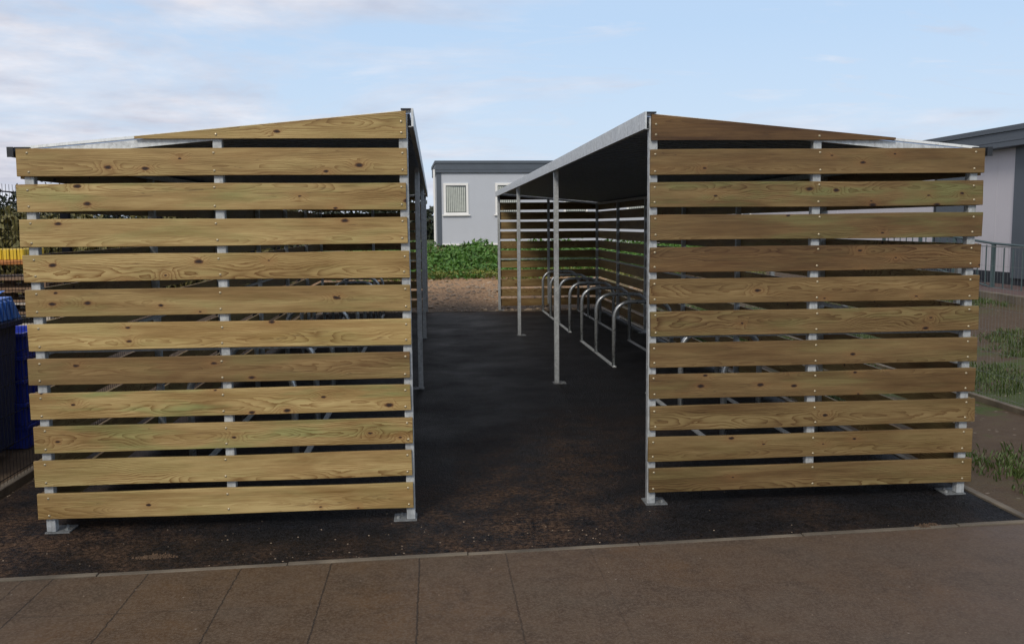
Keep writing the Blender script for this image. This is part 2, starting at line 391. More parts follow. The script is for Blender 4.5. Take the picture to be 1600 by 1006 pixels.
def shelter(name, label, ox, oy, w, sx, col_fn):
    """a = distance outward from the aisle, b = distance back; sx = +1 opens to the left"""
    root = empty(name, (ox, oy, 0)); tag(root, label, 'bike shelter', 'timber clad bike shelters facing each other')
    X = lambda a: sx*a
    def bx(mb, a0, a1, b0, b1, z0, z1, mi=0):
        x0, x1 = sorted((X(a0), X(a1))); mb.box(x0, x1, b0, b1, z0, z1, mi)
    D = 3*SB; T = .022
    # posts
    def post(a, b, top, plate_a, plate_b, foot=True):
        m = MB(); bx(m, a, a+PT, b, b+PT, .008 if foot else .11, top)
        p = m.build('post', M['galv'], root, bevel=.004)
        if not foot: return p
        q = MB(); a0, a1 = (a-.008, a+.125) if plate_a > 0 else (a-.075, a+PT+.008)
        bx(q, a0, a1, b-.008 if plate_b > 0 else b-.10, b+(.125 if plate_b > 0 else PT+.008), 0, .007)
        for da, db in ((.08,.09),(.10,.03)):
            aa = a+da if plate_a > 0 else a+PT-da; bb = b+db if plate_b > 0 else b+PT-db
            q.dome((X(aa), bb, .007), (0,0,1), .013, .016, 8)
        bp = q.build('base_plate', M['galv_shaded'], p)
        # gusset web on the plate
        g = MB(); s = 1 if plate_a > 0 else -1; ae = a+PT if plate_a > 0 else a
        return p
    for i in range(4):
        b = i*SB if i < 3 else D-PT-.0
        b = max(b, T) if i == 0 else b
        post(0, b, HI-.045, 1 if i in (0,3) else 1, 1 if i < 3 else -1)
    for i in range(7):
        b = i*SB/2 if i < 6 else D-PT
        b = max(b, T)
        post(w-.012-PT, b, LO-.02, -1, 1 if i < 6 else -1)
    am = w*.5
    post(am-.025, T, roofz(am, w)-.045, 1, 1, False); post(am-.025, D-PT, roofz(am, w)-.045, 1, -1, False)
    # boards
    def put(o, f, k):
        br, gr, va = f(k); o.color = (br, gr, va, 1)
    def board_mesh(L, h, screws, back=False):
        m = MB(); strip(m, L, T, h)
        for xx in screws:
            for zz in (-h*.32, h*.32):
                jx = random.uniform(-.004,.004); jz = random.uniform(-.006,.006)
                m.dome((xx+jx, T if back else 0, zz+jz), (0, 1 if back else -1, 0),   .0080, .005, 8, 1)
        return m
    LB = w+.02-.008; hb = .148
    cx = X((w+.02+.008)/2)
    sc = sorted([-sx*(LB/2-.028), sx*(LB/2-.06), 0.0+random.uniform(-.004,.004)])
    for k in range(11):
        zc = 2.132-.19*k-.074
        m = board_mesh(LB, hb, sc)
        o = m.build('board', [M['wood'], M['screw']], root, bevel=.004, loc=(cx+random.uniform(-.006,.006)*1, random.uniform(-.002,.002), zc))
        o.rotation_euler = (0, R(random.uniform(-.12,.12)), 0); put(o, col_fn, k+1)
        # far end panel (outside of its posts, so the posts show from inside)
        m = board_mesh(LB, hb, sc, True)
        o = m.build('board', [M['wood'], M['screw']], root, bevel=.004, loc=(cx, D, zc))
        o.rotation_euler = (0, R(random.uniform(-.12,.12)), 0); o.color = (random.uniform(.3,.8), random.random()*.4, random.uniform(.7,.95), 1)
    # tapered top board, local coordinates centred
    for far in (0, 1):
        a1 = 1.47 if sx < 0 else w-.545
        zb = 2.184
        c = X(a1/2); z1 = roofz(.008,w)+.004; z2 = max(roofz(a1,w)+.004, zb+.012)
        m = MB()
        P = [(X(.008)-c, zb), (X(a1)-c, zb), (X(a1)-c, z2), (X(.008)-c, z1)]
        m.hexa([(P[0][0],0,zb-2.25),(P[1][0],0,zb-2.25),(P[1][0],T,zb-2.25),(P[0][0],T,zb-2.25),(P[3][0],0,z1-2.25),(P[2][0],0,z2-2.25),(P[2][0],T,z2-2.25),(P[3][0],T,z1-2.25)])
        for aa, dzs in ((.034,(.03,.09)), (am,(.022,))):
            for dz in dzs: m.dome((X(aa)-c, 0 if not far else T, zb+dz-2.25), (0,-1 if not far else 1,0),   .0080, .005, 8, 1)
        o = m.build('board', [M['wood'], M['screw']], root, loc=(c, D*far, 2.25)); put(o, col_fn, 0)
        o['label'] = 'wedge shaped top board under the roof slope'
    # side wall: three bays of full length boards on the outer face of the low posts
    sscr = [-SB/2+.03, 0., SB/2-.03]
    protos = []
    for k in range(11):
        zc = 2.132-.19*k-.074 - (.012 if k == 0 else 0)
        for i in range(3):
            key = random.randrange(3)
            m = MB(); L = SB-.006
            b0, b1 = i*SB, (i+1)*SB
            if i == 0: b0 += T+.001
            L = b1-b0-.004
            m.box(-L/2, L/2, 0, T-.002, -hb/2, hb/2 - (.012 if k == 0 else 0))
            if i == 0:   # end grain at the visible end
                pass
            for xx in (-L/2+.03, L/2-.03):
                for zz in (-.045,.045): m.dome((xx, 0 if sx < 0 else 0, zz), (0,-1,0),   .0080, .005, 8, 1)
            o = m.build('board', [M['wood'], M['screw']], root, loc=(X(w-.0115+T-.002), (b0+b1)/2, zc))
            # local y=0 face points outward
            o.rotation_euler = (0, 0, R(-90) if sx < 0 else R(90))
            o.color = (random.uniform(.15,.7), random.random()*.5, random.uniform(.75,1.), 1)
    # rails between posts, flush inside
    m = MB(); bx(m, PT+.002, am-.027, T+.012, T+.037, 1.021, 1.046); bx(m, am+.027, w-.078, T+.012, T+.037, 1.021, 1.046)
    m.build('mid_rail', M['galv_shaded'], root)
    m = MB(); bx(m, PT+.002, w-.078, D-.04, D-.015, 1.005, 1.030); m.build('mid_rail', M['galv'], root)
    m = MB(); bx(m, w-.064, w-.039, T+PT+.002, D-PT-.002, 1.005, 1.030); m.build('mid_rail', M['galv'], root)
    m = MB(); bx(m, w-.074, w-.030, T, D, LO-.062, LO-.022); m.build('eaves_beam', M['galv'], root)
    # rafters under the sheet, one per frame
    for i in range(7):
        b = (T+.003, SB/2, SB, SB*1.5, SB*2, SB*2.5, D-PT)[i]
        if i not in (0,6): continue
        m = MB(); a0, a1 = .0, w-.03
        z0, z1 = roofz(a0,w)-.012, roofz(a1,w)-.012
        x0, x1 = X(a0), X(a1)
        q = [(x0,b,z0-.042),(x1,b,z1-.042),(x1,b+.045,z1-.042),(x0,b+.045,z0-.042),(x0,b,z0),(x1,b,z1),(x1,b+.045,z1),(x0,b+.045,z0)]
        m.hexa(q); m.build('rafter', M['galv_bright' if i == 0 else 'galv'], root)
    # corrugated sheet: profile along the depth, running down the slope
    m = MB(); n = 0; yy = T+.033; pts = []
    prof = [(0,0),(.075,0),(.095,.022),(.13,.022),(.15,0)]
    while yy < D-.18:
        for dy, dz in prof[:-1]: pts.append((yy+dy, dz))
        yy += .15
    pts.append((yy, 0))
    ya = -.030; a0, a1 = -.012, w+.035
    for th in (0, .003):
        for (yy, dz) in pts:
            for a in (a0, a1): m.v.append((X(a), yy, roofz(a,w)-.010+dz+th))
    N = len(pts)
    for i in range(N-1):
        a = 2*i; b = 2*N+2*i
        m.f += [(a, a+1, a+3, a+2), (b, b+2, b+3, b+1)]; m.m += [0,0]
        m.f += [(a, a+2, b+2, b), (a+1, b+1, b+3, a+3)]; m.m += [0,0]
    m.f += [(0, 2*N, 2*N+1, 1), (2*N-2, 2*N-1, 4*N-1, 4*N-2)]; m.m += [0,0]
    m.build('roof_sheet', M['roof'], root)
    # verge trim at the front and rear, fascia along the aisle, gutter on the low side
    for b in (T+.001, D+.008-T-.02):
        m = MB(); x0, x1 = X(-.02), X(w-.01); z0, z1 = roofz(-.02,w), roofz(w-.01,w)
        m.hexa([(x0,b,z0-.004),(x1,b,z1-.004),(x1,b+.03,z1-.004),(x0,b+.03,z0-.004),(x0,b,z0+.011),(x1,b,z1+.011),(x1,b+.03,z1+.011),(x0,b+.03,z0+.011)])
        m.build('verge_trim', M['white_steel'], root)
    m = MB(); bx(m, -.034, -.022, -.004, D+.035, HI-.082, HI+.016); bx(m, -.022, -.004, .026, D+.035, HI-.082, HI-.078)
    m.build('fascia', M['galv_bright'], root)
    m = MB(); bx(m, -.022, .035, -.004, .02, HI+.008, HI+.016); m.build('end_cap', M['dark_steel'], root)
    m = MB()
    bx(m, w+.024, w+.028, -.004, D+.03, 2.088, 2.137); bx(m, w+.052, w+.056, -.004, D+.03, 2.098, 2.137); bx(m, w+.0285, w+.0515, -.004, D+.03, 2.088, 2.092)
    bx(m, w-.055, w+.0235, .000, .022, 2.131, 2.140); bx(m, w+.0235, w+.0565, -.010, -.005, 2.086, 2.140)
    m.build('gutter', M['dark_steel'], root)
    return root

def lcol(k):
    t = {0:(.10,.1,.98),1:(.34,.0,1.02),2:(.15,.5,.98),3:(.10,.2,1.0),4:(.10,.1,1.0),5:(.30,.2,.92),6:(.0,.1,1.08),7:(.72,.1,.88),8:(.05,.8,1.0),9:(.22,.6,.98),10:(.10,.1,1.0),11:(.08,.1,1.0)}
    v = t.get(k, (.2,.2,1)); return (v[0]*.9, min(1, v[1]+.12), v[2]*1.10)
def rcol(k):
    t = {0:(.98,.0,.80),1:(.66,.1,.86),2:(.48,.8,.76),3:(.66,.5,.74),4:(.86,.1,.86),5:(.52,.0,.86),6:(.48,.4,.78),7:(.64,.2,.80),8:(.62,.3,.80),9:(.45,.1,.78),10:(.38,.1,.78),11:(.58,.2,.78)}
    v = t.get(k, (.5,.2,.9)); return (v[0], v[1], v[2]*.93)
shelter('bike_shelter', 'left timber slatted bike shelter of paler yellow boards, beside the blue bin', -.134, 5.227, 2.076, -1, lcol)
shelter('bike_shelter', 'right timber slatted bike shelter of darker brown boards, beside the lilac cabin and bare earth', 1.265, 5.367, 2.030, 1, rcol)

# ------------------------------------------------------------------ cycle racks
def rack(x0, x1, ys, label):
    root = empty('cycle_rack', ((x0+x1)/2, ys[0], 0)); tag(root, label, 'bike rack', 'hoop bike racks standing in the shelters')
    hw = abs(x1-x0)/2; D = ys[-1]-ys[0]
    for s in (-1, 1):
        m = MB(); m.box(s*hw-.022, s*hw+.022, -.05, D+.05, 0, .012)
        for yb in (0, D): m.dome((s*hw, yb+(-.03 if yb == 0 else .03), .012), (0,0,1), .012, .010)
        m.build('floor_rail', M['galv'], root)
    r = .024; H = .80; cr = .20; path = [(-hw,0,.012)]
    for k in range(9):
        a = math.pi - k*math.pi/16; path.append((-hw+cr+cr*math.cos(a), 0, H-r-cr+cr*math.sin(a)))
    for k in range(9):
        a = math.pi/2 - k*math.pi/16; path.append((hw-cr+cr*math.cos(a), 0, H-r-cr+cr*math.sin(a)))
    path.append((hw,0,.012))
    m = MB(); m.tube(path, r, 14)
    first = m.build('hoop', M['tubes'], root, smooth=True)
    for y in ys[1:]:
        c = first.copy(); C.objects.link(c); c.parent = root; c.location = (0, y-ys[0], 0)
rack(2.12, 2.82, [6.6,7.8,9.0], 'nearest hoop rack in the right shelter, seen only through its front board gaps')
rack(2.12, 2.82, [10.8,12.0,13.2], 'three hoop galvanised rack in the right shelter, nearest of those seen from the aisle')
rack(2.12, 2.82, [14.4,15.6,16.8,18.0], 'farthest hoop rack in the right shelter, against its slatted end wall')
rack(-1.68, -.98, [6.4,7.6,8.8], 'nearest hoop rack in the left shelter, glimpsed through its lower board gaps')
rack(-1.68, -.98, [10.6,11.8,13.0], 'middle hoop rack in the left shelter, curved top glimpsed through board gap')
rack(-1.68, -.98, [14.2,15.4,16.6,17.8], 'farthest hoop rack inside the left shelter, by its end wall')

# ------------------------------------------------------------------ mesh fences
def mesh_fence(label, x, y0, y1, top, z0=.0, spikes=False, mat='fence', wire=.0011, gm=None, base=True):
    root = empty('mesh_fence', (x, y0, 0)); tag(root, label, 'fence')
    bay = 2.5; y = y0
    G = gm or (lambda x, y: 0)
    while y < y1-.1:
        m = MB(); m.box(-.10, -.04, y-y0-.03, y-y0+.03, G(x,y)-.2, top+.02+G(x,y)); m.build('post', M[mat], root)
        ye = min(y+bay, y1); w = MB()
        n = int((ye-y-.08)/.05)
        for i in range(n+1):
            yy = y-y0+.04+i*.05
            w.box(-wire, wire, yy-wire, yy+wire, z0+.03, top+(.05 if spikes else 0))
        k = 0; z = z0+.08
        while z < top:
            for s in (-1, 1): w.box(s*(wire*2.5)-wire, s*(wire*2.5)+wire, y-y0+.03, ye-y0-.03, z-wire, z+wire)
            z += .2
        for s in (-1, 1): w.box(s*(wire+.004)-.004, s*(wire+.004)+.004, y-y0+.03, ye-y0-.03, top-.004, top+.004)
        w.build('mesh_panel', M[mat], root)
        y = ye
    if base:
        m = MB(); m.box(-.03,.03, 0, y1-y0, -.1, z0+.045); m.build('base_kerb', M['edging'], root, bevel=.006)
    return root
mesh_fence('dark welded mesh fence with spiked top, between left shelter and blue bin', -2.82, 2.6, 22., 1.95, 0, True)
mesh_fence('low fine mesh fence crossing bare earth on the right, in front of lilac cabin', 5.16, 6.1, 16.1, 1.46, 0, False, 'fence_lt', .0006)

# ------------------------------------------------------------------ bins, crates, pallets on the left
def wheelie_bin():
    root = empty('large_bin', (-3.80, 6.72, 0)); root.scale = (1,1,.985); tag(root, 'large navy wheeled bin with pale blue ribbed lid behind the mesh fence', 'bin')
    w, d = .66, .5
    m = MB(); m.hexa([(-w*.93,-d*.9,.07),(w*.93,-d*.9,.07),(w*.93,d*.9,.07),(-w*.93,d*.9,.07),(-w,-d,1.02),(w,-d,1.02),(w,d,1.02),(-w,d,1.02)])
    m.build('body', M['bin'], root, bevel=.03)
    m = MB(); m.box(-w-.03,w+.03,-d-.03,d+.03,1.0,1.05); m.build('rim', M['bin'], root, bevel=.01)
    m = MB(); m.hexa([(-w-.02,-d-.05,1.052),(w+.02,-d-.05,1.052),(w+.02,d+.03,1.052),(-w-.02,d+.03,1.052),(-w,-d-.02,1.17),(w-.01,-d-.02,1.17),(w-.02,d-.02,1.22),(-w+.02,d-.02,1.22)])
    for i in range(17):
        xx = -w+.04+i*(2*w-.08)/16
        m.hexa([(xx-.018,-d-.062,1.056),(xx+.018,-d-.062,1.056),(xx+.018,-d,1.056),(xx-.018,-d,1.056),(xx-.018,-d-.036,1.158),(xx+.018,-d-.036,1.158),(xx+.018,d-.1,1.27),(xx-.018,d-.1,1.27)])
    for i in range(12):
        yy = -d+.04+i*(2*d-.14)/11
        m.hexa([(w,yy-.018,1.056),(w+.034,yy-.018,1.056),(w+.034,yy+.018,1.056),(w,yy+.018,1.056),(w-.05,yy-.018,1.215),(w+.010,yy-.018,1.19),(w+.010,yy+.018,1.19),(w-.05,yy+.018,1.215)])
    m.build('lid', M['lid'], root, bevel=.005)
    for sx_ in (-1,1):
        for sy in (-1,1):
            m = MB(); m.tube([(sx_*.45-.025, sy*.33, .09),(sx_*.45+.025, sy*.33, .09)], .09, 18); m.box(sx_*.45-.05,sx_*.45+.05,sy*.33-.03,sy*.33+.03,.1,.17)
            m.build('wheel', M['dark_steel'], root)
wheelie_bin()
def crate(i, z, label):
    root = empty('plastic_crate', (-3.38+random.uniform(-.01,.01), 7.66+random.uniform(-.015,.015), z), R(random.uniform(-2,2)))
    tag(root, label, 'crate', 'blue crates in the stack by the bin')
    m = MB(); w, d, h = .2, .3, .178
    m.box(-w,w,-d,d,0,.012)
    for s in (-1,1):
        m.box(s*w-(.01 if s>0 else 0), s*w+(.01 if s<0 else 0), -d, d, .0125, h-.03); m.box(-w+.011, w-.011, s*d-(.01 if s>0 else 0), s*d+(.01 if s<0 else 0), .0125, h-.03)
        for k in range(5): m.box(s*w-.002 if s>0 else -w-.012, s*w+.012 if s>0 else -w+.002, -d+.06+k*.12-.006, -d+.06+k*.12+.006, .02, h-.03)
        for k in range(4): m.box(-w+.05+k*.1-.006, -w+.05+k*.1+.006, s*d-.012 if s<0 else s*d-.001, s*d+.001 if s<0 else s*d+.012, .02, h-.03)
    m.build('body', M['crate'], root)
    m = MB()
    m.box(-w-.016,w+.016,-d-.016,-d+.012,h-.03,h); m.box(-w-.016,w+.016,d-.012,d+.016,h-.03,h)
    m.box(-w-.016,-w+.012,-d+.013,d-.013,h-.03,h); m.box(w-.012,w+.016,-d+.013,d-.013,h-.03,h)
    m.build('rim', M['lid' if 0 else 'crate'], root, bevel=.003)
for i, w_ in enumerate(('bottom blue crate resting on the ground behind the mesh fence', 'second blue crate up from the ground in the stack',
        'middle blue crate of the stack of five', 'blue crate just below the topmost crate of the stack', 'topmost blue crate of the stack beside the navy bin')):
    crate(i, .0+i*.182, w_)
def pallet(x, y, z, label, light, rz=0):
    root = empty('pallet', (x, y, z), rz); tag(root, label, 'pallet', 'stacked pallets beyond the bin')
    m = MB()
    for k in range(7): m.box(-.6,.6,-.5+k*.155,-.5+k*.155+.10,.105,.125)
    m.build('deck', M['pallet_lt' if light else 'pallet'], root)
    m = MB()
    for k in range(3): m.box(-.6,.6,-.5+k*.45,-.4+k*.45,0,.02)
    for a in (-.6,-.05,.5):
        for b in (-.5,-.05,.4): m.box(a,a+.1,b,b+.1,.0205,.1045)
    m.build('bearers', M['pallet' if not light or random.random() < .4 else 'pallet_lt'], root)
PN = ['lowest','second lowest','third lowest','fourth','fifth','sixth','topmost']
for i in range(7):
    pallet(-4.9+random.uniform(-.03,.03), 11.2+random.uniform(-.03,.03), .22+i*.135, 
           ('%s %s pallet of the stack under the yellow barrier' % (PN[i], 'pale weathered' if i in (1,2,3,4) else 'brown')), i in (1,2,3,4), R(random.uniform(-3,3)))
root = empty('safety_barrier', (-5.35, 11.2, 1.30)); tag(root, 'yellow ribbed plastic barrier with orange base lying on the pallet stack', 'barrier')
m = MB(); m.box(-.75,.75,-.3,.3,0,.055); m.build('base', M['orange'], root, bevel=.01)
m = MB(); m.box(-.72,.72,-.26,.26,.0555,.17)
for k in range(18): m.box(-.71+k*.083-.018,-.71+k*.083+.018,-.275,.275,.058,.176)
m.build('body', M['yellow'], root, bevel=.004)

# ------------------------------------------------------------------ cabins
def window(parent, u0, u1, z0, z1, y=0):
    f = .075
    m = MB(); m.box(u0,u1,y-.035,y-.001,z0,z0+f); m.box(u0,u1,y-.035,y-.001,z1-f,z1); m.box(u0,u0+f,y-.035,y-.001,z0+f,z1-f); m.box(u1-f,u1,y-.035,y-.001,z0+f,z1-f)
    fr = m.build('window', M['white'], parent, bevel=.005)
    m = MB(); m.box(u0-.05,u1+.05,y-.075,y-.036,z0-.03,z0+.012); m.build('sill', M['white'], fr)
    i0, i1 = u0+f, u1-f
    m = MB(); m.box(i0,i1,y-.012,y-.002,z0+f,z1-f); m.build('pane', M['glass'], fr)
    m = MB(); k = 0; x = i0+.02
    while x < i1-.05:
        top = z1-f-.015-.035*abs(math.sin((x-i0)*2.2+.5))
        m.hexa([(x,y-.016,z0+f+.02),(x+.045,y-.019,z0+f+.02),(x+.045,y-.017,z0+f+.02),(x,y-.013,z0+f+.02),(x,y-.016,top),(x+.045,y-.019,top),(x+.045,y-.017,top),(x,y-.013,top)])
        x += .062
    m.build('blind', M['blind'], fr)
def cabin_back():
    root = empty('portable_cabin', (.15, 30., 0), R(2)); tag(root, 'pale grey portable cabin with white framed windows beyond the aisle end', 'cabin')
    L, D, z0, z1, z2 = 9.0, 3.2, 1.07, 3.36, 3.74
    m = MB(); m.box(.0,L,.0,D,z0,z1)
    for k in range(1,8): m.box(k*1.18-.012,k*1.18+.012,-.004,-.0005,z0+.035,z1)
    m.build('wall', M['cab'], root)
    for q in (-.03, L-.12):
        m = MB(); m.box(q,q+.15,-.02,.1,z0-.02,z1); m.build('corner_trim', M['fascia'], root)
    m = MB(); m.box(-.06,L+.06,-.07,D+.06,z1+.001,z2-.10); m.box(-.08,L+.08,-.09,D+.08,z2-.099,z2); m.box(-.065,L+.065,-.078,-.0705,z1+.10,z1+.13)
    m.build('roof_fascia', M['fascia'], root, bevel=.006)
    m = MB(); m.box(.125,L-.13,-.03,-.001,z0-.03,z0+.03); m.build('base_strip', M['white'], root)
    m = MB(); m.box(.1,L-.1,.1,D-.1,.5,z0-.035); m.build('skirt', M['skirt'], root)
    m = MB(); m.tube([(-.10,-.03,1.0),(-.10,-.03,z1+.1)], .035, 10); m.build('downpipe', M['white'], root)
    for u in (.19, 1.86, 4.1, 6.2): window(root, u, u+.80, 2.02, 3.03)
cabin_back()
def cabin_right():
    root = empty('portable_cabin', (11., 9., 0)); tag(root, 'lilac grey cabin with slate grey roof band, door and ramp at the right edge', 'cabin')
    z0, z1, z2 = .70, 3.06, 3.44; L = 27.; W = 5.
    m = MB(); m.box(0,W,0,L,z0,z1)
    for k in range(1,22): m.box(-.004,-.0005,k*1.2-.012,k*1.2+.012,z0,z1)
    m.build('wall', M['cab2'], root)
    m = MB(); m.box(-.30,W+.1,-.1,L+.1,z1+.001,z2-.1); m.box(-.33,W+.13,-.13,L+.13,z2-.099,z2); m.box(-.308,-.3005,-.1,L+.1,z1+.1,z1+.125); m.build('roof_fascia', M['fascia'], root, bevel=.008)
    for y in (7.28, 16.2):
        m = MB(); m.box(-.05,-.001,y,y+.50,z0-.1,z1); m.build('corner_trim', M['fascia'], root)
    m = MB(); m.box(-.02,W-.1,.05,L-.05,.2,z0-.001); m.build('skirt', M['skirt'], root)
    # door
    m = MB(); m.box(-.045,-.002,9.42,10.5,z0,z1-.22); d = m.build('door', M['fascia'], root, bevel=.004)
    m = MB(); m.box(-.055,-.002,9.34,9.415,z0,z1-.15); m.box(-.055,-.002,10.505,10.58,z0,z1-.15); m.build('door_frame', M['skirt'], root)
    m = MB(); m.box(-.09,-.046,9.52,9.55,1.6,1.75); m.build('handle', M['galv'], d)
    for u in (22.5,):
        m = MB(); m.box(-.035,-.001,u,u+.8,1.75,2.75); f = m.build('window', M['white'], root)
        m = MB(); m.box(-.04,-.0355,u+.07,u+.73,1.82,2.68); m.build('pane', M['glass'], f)
cabin_right()
def ramp():
    root = empty('access_ramp', (10.3, 16.0, .0)); tag(root, 'access ramp with white side and green grey railing beside lilac cabin door', 'ramp')
    # deck slopes up from y=0.2 to 2.4 then a level landing
    x0, x1 = 0, .64
    def zz(y): return .24 + (.68-.24)*max(0, min(1, (y-.1)/2.6))
    m = MB(); m.hexa([(x0+.03,.1,zz(.1)-.04),(x1,.1,zz(.1)-.04),(x1,2.7,zz(2.7)-.04),(x0+.03,2.7,zz(2.7)-.04),(x0+.03,.1,zz(.1)),(x1,.1,zz(.1)),(x1,2.7,zz(2.7)),(x0+.03,2.7,zz(2.7))])
    m.box(x0+.03,x1,2.701,4.6,.64,.68); m.build('deck', M['skirt'], root)
    m = MB(); m.hexa([(x0,.6,.25),(x0+.028,.6,.25),(x0+.028,4.6,.34),(x0,4.6,.34),(x0,.6,.26),(x0+.028,.6,.26),(x0+.028,4.6,.70),(x0,4.6,.70)]); m.build('side_panel', M['white'], root)
    m = MB(); m.tube([(0,-1.2,1.22),(0,.3,1.27),(0,2.7,1.46),(0,4.6,1.50)], .022, 8); m.build('top_rail', M['green'], root)
    m = MB(); m.tube([(0,-1.2,.42),(0,.3,.46),(0,2.7,.78),(0,4.6,.80)], .015, 8); m.build('lower_rail', M['green'], root)
    for y in (-1.2, .3, 1.6, 2.9, 4.5):
        m = MB(); zt = 1.24+.075*(y+.0) if y < 2.7 else 1.46; m.box(-.03,.03,y-.03,y+.03,.15,zt); m.build('railing_post', M['green'], root)
    m = MB(); y = -1.1
    while y < 4.5:
        zt = 1.20+.08*y if y < 2.7 else 1.44
        m.box(-.008,.008,y-.008,y+.008,.45+.1*max(0,min(y,2.7)),zt); y += .27
    m.build('balusters', M['green'], root)
ramp()
# paved path with kerb in front of the ramp
mb = MB(); ya, yb = 6., 20.
def pz(y): return .335+.03*(y-14)*(y>14)+.02
mb.hexa([(9.58,ya,0),(10.98,ya,0),(10.98,yb,0),(9.58,yb,0),(9.58,ya,.35),(10.98,ya,.35),(10.98,yb,.50),(9.58,yb,.50)])
tag(mb.build('path', M['brick']), kind='structure')
mb = MB(); mb.hexa([(9.44,ya,0),(9.575,ya,0),(9.575,yb,0),(9.44,yb,0),(9.44,ya,.375),(9.575,ya,.375),(9.575,yb,.53),(9.44,yb,.53)])
tag(mb.build('path_kerb', M['edging'], bevel=.01), kind='structure')

# ------------------------------------------------------------------ foliage
def leaf_cloud(mb, pts_fn, n, size, mi=0, up=.35):
    for _ in range(n):
        p, s = pts_fn()
        sz = size*s*random.uniform(.6,1.4)
        d = Vector((random.gauss(0,1), random.gauss(0,1), random.gauss(0,1)+up)).normalized()
        a = d.orthogonal().normalized(); a = (Matrix.Rotation(random.uniform(0,6.28), 3, d) @ a)
        b = d.cross(a)
        p = Vector(p)
        mb.quad(tuple(p-a*sz), tuple(p-b*sz*.45+d*sz*.12), tuple(p+a*sz), tuple(p+b*sz*.45+d*sz*.12), mi)
def weeds():
    mb = MB()
    clumps = [(random.uniform(-2.2,8), random.uniform(22.2,27.8), random.uniform(.25,.6)) for _ in range(330)]
    def f():
        cx, cy, cr = random.choice(clumps)
        front = S((cy-22.0)/2.2)
        h = (.12+.25*front)*cr/.45
        r = cr*.95
        x = random.gauss(cx, r*.5); y = random.gauss(cy, r*.5)
        k = 1-min(1, math.hypot(x-cx, y-cy)/(r*1.5))
        z = ground(x, y) + h*(.15+.95*k)*random.uniform(.35,1.)
        return (x, y, z), 1
    leaf_cloud(mb, f, 34000, .060, 0, .8)
    def g():
        x = random.uniform(-2.2,8); y = 21.8+abs(random.gauss(0,.5)) + .3*math.sin(x*2.3)
        return (x, y, ground(x,y)+random.uniform(.0,.16)), 1
    leaf_cloud(mb, g, 4200, .040, 1, 1.)
    tag(mb.build('weeds', [M['weed'], M['weed2']]), 'bank of leafy green weeds below the pale grey cabin', 'weeds', kind='stuff')
weeds()
def hedge():
    mb = MB()
    def f():
        x = random.uniform(-24,-3.3); y = random.gauss(22.5,.55)
        h = (1.98 if x < -6.2 else 2.2)+.10*math.sin(x*1.1)+.10*math.sin(x*3.7+1)
        z = random.uniform(0,1)**.75*h
        return (x, y-(.5 if z < h*.8 else 0)*random.random(), z), random.uniform(.7,1.4)
    leaf_cloud(mb, f, 42000, .10, 0, .2)
    t = empty('hedge', (-12,22.5,0)); tag(t, 'tall olive green overgrown hedge behind the mesh fence at left', 'hedge')
    o = mb.build('foliage', M['hedge'], t); o.location = (12,-22.5,0)
    m = MB(); x = -24.
    while x < -3.4:
        m.tube([(x,22.5,0),(x+random.uniform(-.2,.2),22.5+random.uniform(-.1,.1),1.5)], .03, 6); x += .5
    o = m.build('stems', M['bark'], t); o.location = (12,-22.5,0)
hedge()
def tree(x, y, h, r, label, group, n=2600, ls=.16):
    t = empty('broadleaf_tree', (x, y, .3)); tag(t, label, 'tree', group)
    m = MB(); m.tube([(0,0,-.3),(.05,0,h*.35),(-.05,.05,h*.6)], .16, 8)
    for k in range(6):
        a = k*1.05; m.tube([(0,0,h*.3),(math.cos(a)*r*.5, math.sin(a)*r*.5, h*.65)], .06, 6)
    m.build('trunk', M['bark'], t)
    cl = [(random.gauss(0,r*.42), random.gauss(0,r*.42), random.uniform(.15*h,h*.9), random.uniform(.25,.42)*r) for _ in range(26)]
    mb = MB()
    def f():
        c = random.choice(cl); d = Vector((random.gauss(0,1),random.gauss(0,1),random.gauss(0,1))).normalized()*c[3]*random.uniform(.75,1.05)
        return (c[0]+d.x, c[1]+d.y, max(.1,c[2]+d.z)), 1
    leaf_cloud(mb, f, n, ls, 0, .3)
    mb.build('crown', M['tree'], t)
TL = ['low dark tree on the skyline at the far left', 'dark tree seen between the left shelter and the pale grey cabin',
      'round dark tree on the skyline behind the left shelter', 'low dark tree behind the left shelter, nearest the aisle',
      'dark tree just beyond the hedge at the left edge', 'wide dark tree hidden mostly by the left shelter']
for i, (x, y, h, r) in enumerate([(-27,60,3.3,4.), (-.6,46,2.6,1.9), (-19,62,3.4,4.), (-4.2,50,3.,3.), (-22.,52,2.9,3.4), (-11,56,3.2,4.)]):
    tree(x, y, h, r, TL[i], 'dark trees on the skyline')

